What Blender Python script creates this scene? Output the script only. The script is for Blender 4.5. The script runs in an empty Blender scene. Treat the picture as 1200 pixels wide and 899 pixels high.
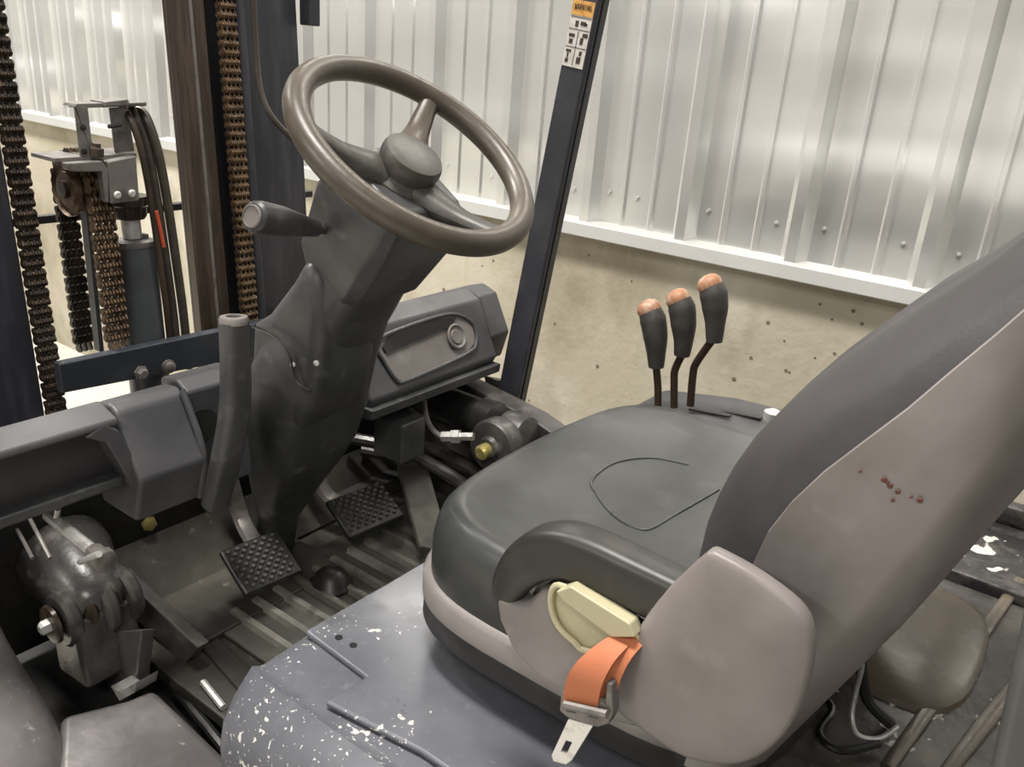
import bpy, bmesh, math, random
from mathutils import Vector, Matrix
random.seed(7)
S = bpy.context.scene
COL = S.collection
H = 1.65                      # eye height; all z below are relative to it
V = Vector

# ------------------------------------------------------------ camera, light, exposure
CX = V((0.79704613, -0.27024782, 0.54007738))
CY = V((0.59948923, 0.2459443, -0.76165876))
CZ = V((0.07300767, 0.93084774, 0.35803961))
cam = bpy.data.objects.new('camera', bpy.data.cameras.new('camera'))
COL.objects.link(cam)
cam.data.sensor_width = 36
cam.data.lens = 991 / 1200 * 36
cam.data.clip_start = .02
cam.matrix_world = Matrix(((CX[0], CX[1], CX[2], 0), (CY[0], CY[1], CY[2], 0), (CZ[0], CZ[1], CZ[2], H), (0, 0, 0, 1)))
S.camera = cam

def W(px, py, ax, v):
    c = V((px - 600, 450 - py, -991))
    r = V((CX.dot(c), CY.dot(c), CZ.dot(c)))
    return r * (v / r['XYZ'.index(ax)])

world = bpy.data.worlds.new('world'); S.world = world; world.use_nodes = True
bg = world.node_tree.nodes['Background']
bg.inputs[0].default_value = (1.0, .985, .95, 1); bg.inputs[1].default_value = .27

def area(name, loc, sx, sy, power, col=(1, .96, .9), rot=(0, 0, 0)):
    l = bpy.data.lights.new(name, 'AREA'); l.shape = 'RECTANGLE'; l.size = sx; l.size_y = sy
    l.energy = power; l.color = col
    o = bpy.data.objects.new(name, l); COL.objects.link(o); o.location = loc; o.rotation_euler = rot
    return o
area('high_bay_light', (-1.0, .5, 4.6), 1.3, .5, 160)
area('high_bay_light', (-4.2, .3, 4.6), 1.3, .6, 300)
area('high_bay_light', (1.8, -2.4, 4.6), 1.3, .6, 90)
area('high_bay_light', (-2.4, -4.2, 4.6), 1.3, .6, 150)
S.view_settings.view_transform = 'Standard'
S.view_settings.look = 'None'
S.view_settings.gamma = 1
S.view_settings.use_curve_mapping = False
S.view_settings.exposure = 0.0

# ------------------------------------------------------------ materials
def mat(name, col, rough=.5, metal=0.0, layers=(), bump=None, rvar=0.0, spec=.5, coat=0):
    """layers: (colour, noise scale, low, high, stretch xyz or None, amount)"""
    m = bpy.data.materials.new(name); m.use_nodes = True
    nt = m.node_tree; N = nt.nodes; L = nt.links
    b = N['Principled BSDF']
    b.inputs['Roughness'].default_value = rough; b.inputs['Metallic'].default_value = metal
    b.inputs['Specular IOR Level'].default_value = spec
    b.inputs['Coat Weight'].default_value = coat; b.inputs['Coat Roughness'].default_value = .2
    tc = N.new('ShaderNodeTexCoord')
    geo = N.new('ShaderNodeNewGeometry')
    def mapped(stretch):
        if stretch is None: return geo.outputs['Position']
        mp = N.new('ShaderNodeMapping'); mp.inputs['Scale'].default_value = stretch
        L.new(geo.outputs['Position'], mp.inputs['Vector']); return mp.outputs[0]
    def noise(sc, stretch, det=4):
        n = N.new('ShaderNodeTexNoise'); n.inputs['Scale'].default_value = sc; n.inputs['Detail'].default_value = det
        n.inputs['Roughness'].default_value = .6
        L.new(mapped(stretch), n.inputs['Vector']); return n.outputs['Fac']
    cur = None
    for (c, sc, lo, hi, st, amt) in layers:
        f = noise(sc, st)
        mr = N.new('ShaderNodeMapRange'); mr.inputs['From Min'].default_value = lo; mr.inputs['From Max'].default_value = hi
        mr.inputs['To Max'].default_value = amt
        L.new(f, mr.inputs['Value'])
        mx = N.new('ShaderNodeMix'); mx.data_type = 'RGBA'
        if cur is None: mx.inputs['A'].default_value = (*col, 1)
        else: L.new(cur, mx.inputs['A'])
        mx.inputs['B'].default_value = (*c, 1)
        L.new(mr.outputs[0], mx.inputs['Factor']); cur = mx.outputs['Result']
    if cur is None: b.inputs['Base Color'].default_value = (*col, 1)
    else: L.new(cur, b.inputs['Base Color'])
    if rvar:
        f = noise(9, None); mr = N.new('ShaderNodeMapRange')
        mr.inputs['From Min'].default_value = .3; mr.inputs['From Max'].default_value = .7
        mr.inputs['To Min'].default_value = rough - rvar; mr.inputs['To Max'].default_value = rough + rvar
        L.new(f, mr.inputs['Value']); L.new(mr.outputs[0], b.inputs['Roughness'])
    if bump:
        sc, st, dist = bump
        f = noise(sc, None, 3); bp = N.new('ShaderNodeBump'); bp.inputs['Strength'].default_value = st
        bp.inputs['Distance'].default_value = dist
        L.new(f, bp.inputs['Height']); L.new(bp.outputs[0], b.inputs['Normal'])
    return m

def chips(m, col, scale, thr, mask_scale, mlo, mhi):
    """real flaked-paint spots mixed over the base colour"""
    nt = m.node_tree; N = nt.nodes; L = nt.links; b = N['Principled BSDF']
    geo = N.new('ShaderNodeNewGeometry')
    n1 = N.new('ShaderNodeTexNoise'); n1.inputs['Scale'].default_value = scale; n1.inputs['Detail'].default_value = 2
    n2 = N.new('ShaderNodeTexNoise'); n2.inputs['Scale'].default_value = mask_scale; n2.inputs['Detail'].default_value = 1
    L.new(geo.outputs['Position'], n1.inputs['Vector']); L.new(geo.outputs['Position'], n2.inputs['Vector'])
    m2 = N.new('ShaderNodeMapRange'); m2.inputs['From Min'].default_value = mlo; m2.inputs['From Max'].default_value = mhi
    m2.inputs['To Min'].default_value = -.25; m2.inputs['To Max'].default_value = .06
    L.new(n2.outputs['Fac'], m2.inputs['Value'])
    ad = N.new('ShaderNodeMath'); ad.operation = 'ADD'; L.new(n1.outputs['Fac'], ad.inputs[0]); L.new(m2.outputs[0], ad.inputs[1])
    mr = N.new('ShaderNodeMapRange'); mr.inputs['From Min'].default_value = thr; mr.inputs['From Max'].default_value = thr + .02
    L.new(ad.outputs[0], mr.inputs['Value'])
    mx = N.new('ShaderNodeMix'); mx.data_type = 'RGBA'
    bc = b.inputs['Base Color']
    if bc.links: L.new(bc.links[0].from_socket, mx.inputs['A'])
    else: mx.inputs['A'].default_value = bc.default_value[:]
    mx.inputs['B'].default_value = (*col, 1); L.new(mr.outputs[0], mx.inputs['Factor'])
    L.new(mx.outputs['Result'], bc)
    return m

M = {}
M['wheel'] = mat('steering_wheel_rubber', (.078, .064, .048), .36, 0, [((.115, .097, .075), 14, .45, .65, None, .6)], (90, .15, .002), .06)
M['hub'] = mat('hub_plastic', (.07, .066, .058), .42, 0, [((.16, .15, .135), 30, .5, .7, None, .6)], (120, .15, .002), .06)
M['plastic'] = mat('grey_black_plastic', (.045, .046, .048), .42, 0, [((.10, .10, .10), 7, .42, .68, None, .75), ((.17, .17, .165), 34, .58, .75, None, .5)], (160, .1, .001), .08)
M['plastic2'] = mat('dusty_dash_plastic', (.055, .055, .060), .42, 0, [((.135, .135, .14), 5, .42, .7, None, .7), ((.05, .045, .04), 16, .6, .72, None, .6)], (160, .1, .001), .08)
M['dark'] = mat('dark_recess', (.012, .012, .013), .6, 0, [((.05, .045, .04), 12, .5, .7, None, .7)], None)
M['vinyl'] = mat('seat_vinyl', (.035, .037, .036), .34, 0, [((.08, .083, .083), 6, .4, .68, None, .8), ((.14, .14, .135), 19, .58, .74, None, .3)], (260, .12, .001), .07)
M['backvinyl'] = mat('backrest_vinyl', (.034, .031, .033), .5, 0, [((.068, .063, .066), 7, .4, .7, None, .6)], (260, .12, .001), .06)
M['panelpocket'] = mat('pocket_shaded_plastic', (.03, .028, .03), .5, 0, [((.06, .055, .055), 6, .42, .7, None, .7)], None, .06)  # darker than the dash plastic: shade inside the pocket put into the colour
M['greyplastic'] = mat('taupe_seat_plastic', (.255, .232, .226), .42, 0, [((.145, .127, .115), 5, .42, .68, None, .85), ((.36, .34, .33), 14, .58, .75, None, .5)], (200, .08, .001), .08)
M['bracket'] = mat('dark_armrest_plastic', (.023, .021, .019), .42, 0, [((.055, .052, .044), 12, .5, .7, None, .7)], (160, .1, .001), .06)
M['hood'] = mat('hood_slate_paint', (.115, .119, .138), .33, .15, [((.20, .204, .224), 6, .38, .66, None, .7), ((.07, .07, .08), 12, .58, .72, None, .55), ((.3, .3, .31), 60, .62, .72, None, .35)], (40, .06, .002), .1)
chips(M['hood'], (.62, .61, .58), 190, .715, 4, .35, .6)
chips(M['hood'], (.66, .64, .60), 110, .67, 8, .48, .66)
M['body'] = mat('greasy_frame_paint', (.045, .043, .042), .33, .1, [((.14, .13, .12), 7, .45, .66, None, .8), ((.26, .24, .22), 23, .6, .75, None, .6)], (35, .25, .004), .12)
M['floorplate'] = mat('dirty_floor_plate', (.04, .038, .032), .5, .1, [((.10, .094, .076), 6, .42, .66, None, .8), ((.02, .02, .018), 11, .55, .7, None, .7), ((.25, .24, .2), 40, .64, .75, None, .5)], (50, .3, .003), .12)
M['matrib'] = mat('lit_scuffed_mat_rib', (.13, .128, .11), .5, 0, [((.24, .235, .2), 12, .42, .66, None, .8), ((.05, .05, .04), 20, .56, .7, None, .7)], (70, .2, .002), .1)  # ribs lighter than the mat base, painting in the shade between them
M['mat'] = mat('worn_floor_mat', (.06, .058, .05), .5, 0, [((.11, .108, .09), 10, .42, .66, None, .8), ((.04, .04, .035), 20, .56, .7, None, .7)], (70, .2, .002), .1)
M['rearpaint'] = mat('grimy_green_grey_paint', (.075, .078, .075), .4, .1, [((.13, .13, .125), 7, .42, .68, None, .8)], (40, .2, .003), .1)
M['fender'] = mat('dusty_fender_paint', (.085, .08, .08), .36, .1, [((.22, .20, .195), 5, .42, .66, None, .85), ((.06, .057, .056), 9, .55, .72, None, .8), ((.45, .43, .41), 60, .66, .75, None, .5)], (22, .2, .006), .12)
M['mastbrown'] = mat('greasy_brown_mast', (.05, .036, .027), .34, .3, [((.11, .08, .058), 6, .45, .65, (8, 8, .6), .8), ((.02, .015, .013), 9, .55, .7, (9, 9, .4), .8)], None, .1)
M['mast'] = mat('navy_mast_paint', (.028, .029, .037), .38, .15, [((.06, .058, .068), 6, .45, .68, (6, 6, .8), .8), ((.05, .035, .025), 14, .6, .75, None, .5)], (60, .1, .002), .1)
M['cross'] = mat('slate_crossmember_paint', (.033, .038, .048), .4, .1, [((.06, .065, .075), 9, .5, .7, None, .6)], (60, .1, .002), .08)
M['pillar'] = mat('guard_pillar_paint', (.045, .046, .056), .34, .1, [((.075, .075, .085), 11, .5, .7, None, .6)], (60, .1, .002), .08)
M['chain'] = mat('rusty_chain', (.16, .105, .06), .55, .5, [((.05, .03, .018), 40, .45, .6, None, .8), ((.32, .25, .18), 70, .6, .72, None, .6)], None)
M['chaindark'] = mat('greasy_chain', (.06, .042, .03), .45, .5, [((.015, .012, .01), 40, .45, .6, None, .8), ((.15, .11, .08), 70, .6, .72, None, .6)], None)
M['steel'] = mat('bright_steel', (.70, .69, .67), .38, .6, [((.42, .4, .37), 60, .5, .65, None, .7)], None)
M['caststeel'] = mat('grey_cast_bracket', (.19, .175, .165), .45, .3, [((.09, .08, .07), 26, .5, .68, None, .8)], (120, .2, .001))
M['cylinder'] = mat('slate_cylinder_paint', (.075, .082, .09), .4, .1, [((.04, .04, .043), 8, .5, .7, None, .7)], None, .08)
M['hose'] = mat('black_hose_rubber', (.055, .045, .036), .4, 0, [((.12, .1, .08), 30, .5, .7, None, .5)], None)
M['orange'] = mat('orange_webbing', (.50, .165, .075), .7, 0, [((.42, .14, .07), 25, .5, .7, None, .6)], (500, .3, .001))
M['orangecap'] = mat('worn_orange_cap', (.40, .19, .10), .5, 0, [((.52, .38, .28), 60, .46, .6, None, .8), ((.25, .13, .07), 90, .6, .7, None, .7)], None)
M['grip'] = mat('lever_grip_plastic', (.055, .05, .046), .5, 0, [((.1, .092, .085), 40, .5, .7, None, .6)], None)
M['leverrod'] = mat('rusted_lever_rod', (.055, .035, .022), .5, .4, (), None)
M['cream'] = mat('aged_cream_plastic', (.50, .46, .30), .4, 0, [((.4, .37, .24), 18, .5, .7, None, .6)], None)
M['yellow'] = mat('brass_fitting', (.55, .46, .16), .35, .6, [((.8, .75, .5), 60, .55, .7, None, .7)], None)
M['red'] = mat('red_hose_mark', (.55, .09, .04), .5)
M['black'] = mat('black_rubber', (.018, .018, .018), .32, 0, (), None)
M['concrete'] = mat('cast_concrete', (.44, .40, .31), .85, 0, [((.57, .54, .46), 2.2, .42, .62, None, .8), ((.27, .235, .165), 3.2, .48, .68, (1, 1, .7), .8), ((.42, .35, .25), 5, .62, .72, (3, 1, .35), .4), ((.27, .23, .17), 28, .68, .74, None, .7)], (30, .25, .01))
M['panel'] = mat('galvanised_wall_panel', (.71, .71, .685), .25, .62, [((.66, .66, .63), 2, .4, .7, (1, 1, 2.2), .4)], None, 0)
def sheet_waves(m):
    # oil-canning of thin sheet metal: broad waves, longer across than up
    nt = m.node_tree; N = nt.nodes; L = nt.links
    g = N.new('ShaderNodeNewGeometry'); mp = N.new('ShaderNodeMapping'); mp.inputs['Scale'].default_value = (1.1, 1, 3.6)
    n_ = N.new('ShaderNodeTexNoise'); n_.inputs['Scale'].default_value = 1.6; n_.inputs['Detail'].default_value = 0
    bp = N.new('ShaderNodeBump'); bp.inputs['Strength'].default_value = 1; bp.inputs['Distance'].default_value = .03
    L.new(g.outputs['Position'], mp.inputs['Vector']); L.new(mp.outputs[0], n_.inputs['Vector']); L.new(n_.outputs['Fac'], bp.inputs['Height']); L.new(bp.outputs[0], N['Principled BSDF'].inputs['Normal'])
sheet_waves(M['panel'])
M['trim'] = mat('white_trim_metal', (.56, .56, .54), .35, .2, [((.48, .48, .46), 4, .45, .7, None, .5)], None)
M['floor'] = mat('pale_sealed_concrete_floor', (.66, .63, .56), .35, 0, [((.55, .52, .46), 1.2, .4, .65, None, .7)], None)
M['tan'] = mat('oil_stained_tan_cover', (.10, .08, .06), .28, .1, [((.17, .14, .105), 7, .42, .64, None, .8), ((.06, .05, .042), 14, .55, .7, None, .7)], (20, .2, .004), .1)
M['flaked'] = mat('flaked_counterweight_paint', (.035, .033, .034), .3, .1, [((.12, .11, .1), 20, .5, .66, None, .8)], (45, .4, .004), .1)
chips(M['flaked'], (.72, .7, .65), 26, .60, 5, .42, .6)
M['flaked2'] = mat('greasy_deck_paint', (.05, .047, .045), .3, .1, [((.15, .135, .115), 9, .48, .64, None, .8), ((.02, .02, .02), 14, .55, .7, None, .7)], (45, .3, .004), .1)
chips(M['flaked2'], (.5, .48, .44), 45, .69, 5, .45, .6)
M['decalwhite'] = mat('decal_white_film', (.68, .65, .60), .4, 0, [((.5, .46, .4), 60, .5, .65, None, .6)], None)
M['decalorange'] = mat('decal_orange_film', (.72, .38, .10), .4, 0, [((.4, .2, .06), 120, .5, .6, None, .7)], None)
M['ink'] = mat('decal_black_ink', (.05, .04, .035), .5)

# ------------------------------------------------------------ mesh helpers
class MB:
    def __init__(s): s.v = []; s.f = []
    def add(s, vs, fs):
        n = len(s.v); s.v += [V(p) for p in vs]; s.f += [tuple(i + n for i in f) for f in fs]; return s
    def box(s, c, size, rot=None):
        c = V(c); hx, hy, hz = [a / 2 for a in size]
        vs = [V((x, y, z)) for x in (-hx, hx) for y in (-hy, hy) for z in (-hz, hz)]
        if rot is not None: vs = [rot @ p for p in vs]
        return s.add([c + p for p in vs], [(0, 1, 3, 2), (4, 6, 7, 5), (0, 4, 5, 1), (2, 3, 7, 6), (0, 2, 6, 4), (1, 5, 7, 3)])
    def prism(s, poly, vec):
        n = len(poly); vec = V(vec); poly = [V(p) for p in poly]
        nrm = V((0, 0, 0))
        for i in range(n): nrm += poly[i].cross(poly[(i + 1) % n])
        if nrm.dot(vec) > 0: poly = poly[::-1]
        vs = poly + [p + vec for p in poly]
        return s.add(vs, [tuple(range(n)), tuple(range(2 * n - 1, n - 1, -1))] + [((i + 1) % n, i, i + n, (i + 1) % n + n) for i in range(n)])
    def loft(s, rings, cap=True, closed=True):
        n = len(rings[0]); vs = [p for r in rings for p in r]; fs = []
        for i in range(len(rings) - 1):
            for j in range(n if closed else n - 1):
                a, b = i * n + j, i * n + (j + 1) % n
                fs.append((a, b, b + n, a + n))
        if cap: fs += [tuple(range(n - 1, -1, -1)), tuple(range((len(rings) - 1) * n, len(rings) * n))]
        return s.add(vs, fs)
    def tube(s, pts, r, n=10, closed=False, sub=5, flat=1.0, up=None, cap=True, sq=2.0):
        pts = [V(p) for p in pts]; k = len(pts)
        rr = list(r) if isinstance(r, (list, tuple)) else [r] * k
        P = []; R = []
        if sub > 1 and k > 2:
            m = k if closed else k - 1
            for i in range(m):
                g = lambda j: pts[j % k] if closed else pts[max(0, min(k - 1, j))]
                gr = lambda j: rr[j % k] if closed else rr[max(0, min(k - 1, j))]
                for q in range(sub):
                    t = q / sub
                    a, b, c, d = g(i - 1), g(i), g(i + 1), g(i + 2)
                    P.append(.5 * ((2 * b) + (c - a) * t + (2 * a - 5 * b + 4 * c - d) * t * t + (3 * b - a - 3 * c + d) * t ** 3))
                    R.append(gr(i) * (1 - t) + gr(i + 1) * t)
            if not closed: P.append(pts[-1]); R.append(rr[-1])
        else: P = pts; R = rr
        m = len(P); T = []
        for i in range(m):
            if closed: t = P[(i + 1) % m] - P[i - 1]
            else: t = P[min(i + 1, m - 1)] - P[max(i - 1, 0)]
            T.append(t.normalized())
        u = V(up) if up is not None else (V((0, 0, 1)) if abs(T[0].z) < .9 else V((1, 0, 0)))
        rings = []
        for i in range(m):
            if up is not None: u = V(up)
            u = (u - T[i] * u.dot(T[i])).normalized(); w = T[i].cross(u)
            rings.append([P[i] + (w * math.copysign(abs(math.cos(a)) ** (2 / sq), math.cos(a)) * R[i] + u * math.copysign(abs(math.sin(a)) ** (2 / sq), math.sin(a)) * R[i] * flat) for a in [2 * math.pi * j / n for j in range(n)]])
        if closed:
            rings.append(rings[0]); return s.loft(rings, cap=False)
        return s.loft(rings, cap=cap)
    def lathe(s, prof, o, axis, n=24):
        o = V(o); ax = V(axis).normalized(); u = ax.orthogonal().normalized(); w = ax.cross(u)
        rings = [[o + ax * h + (u * math.cos(a) + w * math.sin(a)) * max(r, 1e-4) for a in [2 * math.pi * j / n for j in range(n)]] for r, h in prof]
        return s.loft(rings)
    def cyl(s, a, b, r, n=20, bev=0):
        a, b = V(a), V(b); L = (b - a).length
        pr = [(r - bev, 0), (r, bev), (r, L - bev), (r - bev, L)] if bev else [(r, 0), (r, L)]
        return s.lathe(pr, a, b - a, n)

def place(o, parent, centre):
    o.location = centre
    if parent is not None:
        o.parent = parent
        w = parent
        off = V((0, 0, 0))
        while w is not None: off += w.location; w = w.parent
        o.location = V(centre) - off

def part(name, mb, m, parent=None, label=None, bevel=0, seg=2, subsurf=0, smooth=35, kind=None, angle=30):
    c = V((0, 0, 0))
    lo = [min(p[i] for p in mb.v) for i in range(3)]; hi = [max(p[i] for p in mb.v) for i in range(3)]
    c = V([(lo[i] + hi[i]) / 2 for i in range(3)])
    me = bpy.data.meshes.new(name)
    me.from_pydata([p - c for p in mb.v], [], mb.f)
    bm = bmesh.new(); bm.from_mesh(me)
    bmesh.ops.remove_doubles(bm, verts=bm.verts, dist=1e-6)
    bmesh.ops.recalc_face_normals(bm, faces=bm.faces)
    bm.to_mesh(me); bm.free()
    me.materials.append(M[m] if isinstance(m, str) else m)
    o = bpy.data.objects.new(name, me); COL.objects.link(o)
    if smooth:
        me.shade_smooth()
        if not subsurf: me.set_sharp_from_angle(angle=math.radians(smooth))
    if subsurf:
        md = o.modifiers.new('subdivision', 'SUBSURF'); md.levels = subsurf; md.render_levels = subsurf
    if bevel:
        md = o.modifiers.new('bevel', 'BEVEL'); md.width = bevel; md.segments = seg; md.limit_method = 'ANGLE'
        md.angle_limit = math.radians(angle); md.harden_normals = True
    place(o, parent, c + V((0, 0, H)))
    if label: o['label'] = label
    if kind: o['kind'] = kind
    return o

def copy(o, parent, delta):
    c = o.copy(); COL.objects.link(c); c.parent = parent; c.location = o.location + V(delta); return c

def at(o, parent, centre, like=None):
    """copy of o whose centre stands at a scene point"""
    c = o.copy(); COL.objects.link(c); c.parent = None; place(c, parent, V(centre) + V((0, 0, H))); return c

def XZ(pts, y, xoff=0): return [V((a + xoff, y, b)) for a, b in pts]

# ------------------------------------------------------------ setting: floor, wall, panels, trim
FL = -H
fl = part('floor', MB().box((-1, -2, FL - .05), (26, 16, .1)), 'floor', kind='structure')
fl['label'] = 'pale sealed concrete warehouse floor'
wall = part('wall_back', MB().box((-2, 2.22, (FL - .42) / 2 - 0.0), (20, .2, -FL - .42 + .0)), 'concrete', kind='structure')
wall['label'] = 'stained cast concrete lower wall behind the forklift'
part('trim_1', MB().prism([V((-12, 2.115, -.418)), V((-12, 2.078, -.426)), V((-12, 2.074, -.462)), V((-12, 2.080, -.464)), V((-12, 2.12, -.464)), V((-12, 2.30, -.43)), V((-12, 2.3, -.42))], (20, 0, 0)), 'trim', kind='structure', bevel=.002)
bpy.data.objects['trim_1']['label'] = 'white metal ledge between concrete and wall panels'
pit = MB()
for px, py in ((961, 357), (975, 375), (900, 379), (919, 400), (921, 435), (978, 415), (955, 420), (1010, 380), (565, 312), (578, 306), (583, 352), (690, 300), (650, 380), (700, 430), (740, 330), (925, 437), (880, 420), (860, 445), (1000, 365), (620, 470), (520, 340)):
    c_ = W(px, py, 'Y', 2.1195); rr_ = random.uniform(.003, .007)
    pit.lathe([(rr_, 0), (rr_ * .8, .0006), (.0003, .0002)], c_, (0, -1, 0), 7)
part('air_holes', pit, mat('pit_shadowed_concrete', (.16, .13, .09), .9), wall, kind='stuff')
# R-panel profile, one sheet = three ribs at .305 m
def rib_profile(x0, n):
    pts = []
    for k in range(n):
        c = x0 + k * .305
        pts += [(c - .152, 0), (c - .125, 0)] if k == 0 else []
        pts += [(c - .034, 0), (c - .014, -.030), (c + .014, -.030), (c + .034, 0)]
        for d in (.107, .198):
            pts += [(c + d - .010, 0), (c + d - .004, -.006), (c + d + .004, -.006), (c + d + .010, 0)]
    pts.append((x0 + (n - 1) * .305 + .271 + .004, 0))
    return pts
def panel_mesh(x0):
    pr = rib_profile(x0, 3)[1:]
    mb = MB()
    zs = [-.43, 4.0]
    rings = [[V((x, 2.125 + y, z)) for x, y in pr] for z in zs]
    back = [[V((x, 2.1265 + y, z)) for x, y in pr] for z in zs]
    mb.loft([rings[0], rings[1], back[1], back[0], rings[0]], cap=False, closed=False)
    return mb
X0 = -.975 + .305 * 3 * 2 - .305 * 2
psheet = part('wall_panel', panel_mesh(X0), 'panel', wall, smooth=20)
for k in range(1, 13):
    copy(psheet, wall, (-.915 * k, -.0008 * (k % 2), 0))
screw = part('screw', MB().lathe([(.007, 0), (.007, .0015), (.004, .002), (.004, .005), (.001, .006)], (-1.13, 2.124, -.335), (0, -1, 0), 8), 'panel', wall)
for k in range(-8, 8):
    for d in (-.06, .06):
        if k == 0 and d < 0: continue
        x = -.975 + .305 * k + d
        copy(screw, wall, (x + 1.13, 0, random.uniform(-.01, .01)))
# opposite side of the hall, behind the camera
opp = part('wall_opposite', MB().box((-1, -7.1, .6), (26, .2, 4.5)), 'trim', kind='structure')
opp['label'] = 'pale opposite wall of the hall behind the camera'

# ------------------------------------------------------------ the forklift
fork = bpy.data.objects.new('forklift', None); COL.objects.link(fork)
fork.location = (-.7, .83, 0)
fork['label'] = 'worn grey forklift with black vinyl seat, brown steering wheel and rusty mast chains'
fork['category'] = 'forklift'
F = fork

# --- steering wheel
WC = V((-.74, .80, -.117)); ta = .621
wn = V((math.sin(ta), 0, math.cos(ta))); wu = V((math.cos(ta), 0, -math.sin(ta))); wv = V((0, 1, 0))
def WP(u, v, n=0): return WC + wu * u + wv * v + wn * n
RM = .155
sw = part('steering_wheel', MB().tube([WP(RM * math.cos(a), RM * math.sin(a)) for a in [2 * math.pi * i / 48 for i in range(48)]], .0162, 16, closed=True, sub=2), 'wheel', F, label='brown rubber steering wheel rim worn shiny')
def spoke(ang, r0):
    c, s_ = math.cos(ang), math.sin(ang)
    mb = MB()
    pts = [(.150, -.001, .0145), (.13, -.010, .0135), (.095, -.024, .0165), (.06, -.034, .024), (.02, -.042, .032)]
    mb.tube([WP(r * c, r * s_, n) for r, n, _ in pts], [w for *_, w in pts], 14, sub=4, flat=.62, up=wn)
    return part('spoke', mb, 'hub' if r0 else 'wheel', sw)
import math as _m
spoke(_m.radians(131), 0)   # towards the far upper rim
spoke(_m.radians(250), 1)   # towards the mast, near side
spoke(_m.radians(11), 1)    # towards the seat
part('hub', MB().lathe([(.036, -.085), (.046, -.07), (.052, -.052), (.048, -.036), (.038, -.028)], WC, wn, 32), 'hub', sw)
part('horn_button', MB().lathe([(.038, -.030), (.041, -.016), (.0405, -.009), (.038, -.0035), (.026, -.0005), (.001, .0)], WC, wn, 32), 'hub', sw, label='round dark grey horn button in the wheel centre')

# --- steering column
def ring(cx, cy, z, hx, hy, n=28, e=3.2, tilt=0):
    out = []
    for j in range(n):
        a = 2 * math.pi * j / n; c, s_ = math.cos(a), math.sin(a)
        x = math.copysign(abs(c) ** (2 / e), c) * hx; y = math.copysign(abs(s_) ** (2 / e), s_) * hy
        out.append(V((cx + x, cy + y, z + tilt * x)))
    return out
colrings = [ring(-.800, .80, -.235, .050, .062, tilt=-.35), ring(-.842, .80, -.30, .054, .064, tilt=-.3), ring(-.885, .80, -.36, .060, .070, tilt=-.2),
            ring(-.920, .80, -.42, .070, .080, tilt=-.1), ring(-.942, .80, -.47, .077, .086), ring(-.958, .80, -.53, .076, .088), ring(-.968, .80, -.58, .07, .082),
            ring(-.985, .80, -.63, .058, .07), ring(-1.0, .80, -.67, .045, .06), ring(-1.03, .80, -.75, .03, .03), ring(-1.05, .80, -.84, .03, .03)]
column = part('steering_column', MB().loft(colrings), 'plastic', F, label='dusty dark grey steering column cover')
# kick panel that flares towards the mast, with its raised seam
kpo = [(354, 298), (337, 330), (308, 369), (291, 380), (289, 420), (288, 467), (286, 494), (303, 527), (322, 533), (350, 505), (368, 470), (374, 430), (376, 370), (374, 330)]
kp = MB().prism([W(a, b, 'Y', .725) for a, b in kpo], (0, .115, 0))
part('kick_panel', kp, 'plastic', column, bevel=.03, seg=6, angle=50)
seam = [W(a, b, 'Y', .714) for a, b in ((296, 383), (318, 392), (338, 415), (345, 440), (352, 452), (364, 459))]
part('cover_seam', MB().tube(seam, .0022, 6), 'black', column)
pod_rot = Matrix.Rotation(ta - .05, 3, 'Y')
pc = V((-.790, .80, -.205))
pod = MB()
def PR(u, v, n): return pc + pod_rot @ V((u, v, n))
pod.loft([[PR(x * sx, y * sy, n) for x, y in ((-1, -.8), (-.8, -1), (.8, -1), (1, -.8), (1, .8), (.8, 1), (-.8, 1), (-1, .8))] for n, sx, sy in ((-.12, .045, .054), (-.085, .064, .068), (.0, .074, .076), (.045, .070, .073), (.062, .056, .060))])
part('column_shroud', pod, 'plastic', column, bevel=.004)
for (px, py, X_) in ((445, 270, None),):
    pass
sc = part('screw', MB().lathe([(.004, 0), (.004, .002), (.001, .003)], W(371, 426, 'Y', .722), (.4, -.9, .1), 8), 'steel', column)
at(sc, column, W(446, 282, 'Y', .732)); at(sc, column, W(343, 428, 'Y', .715))
# recess slot for the direction lever
part('lever_slot', MB().prism([PR(-.03, -.071, .02), PR(.0, -.071, .03), PR(.012, -.071, -.01), PR(-.02, -.071, -.035)], (0, .006, 0)), 'dark', column)
dl = MB()
a0, a1 = V((-.83, .74, -.225)), W(296, 254, 'Y', .60)
d_ = (a1 - a0).normalized()
L_ = (a1 - a0).length
dl.lathe([(.006, 0), (.006, .028), (.011, .032), (.0125, .05), (.0185, L_ - .05), (.0195, L_ - .012), (.018, L_ - .003), (.015, L_)], a0, d_, 24)
dlo = part('direction_lever', dl, 'plastic', F, label='fat dark grey direction lever with a flat round end')
part('end_cap', MB().lathe([(.0135, 0), (.0135, .002), (.012, .003), (.0115, .0015), (.001, .0015)], a1, d_, 20), 'greyplastic', dlo, label='worn pale ring on the lever end')

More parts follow.
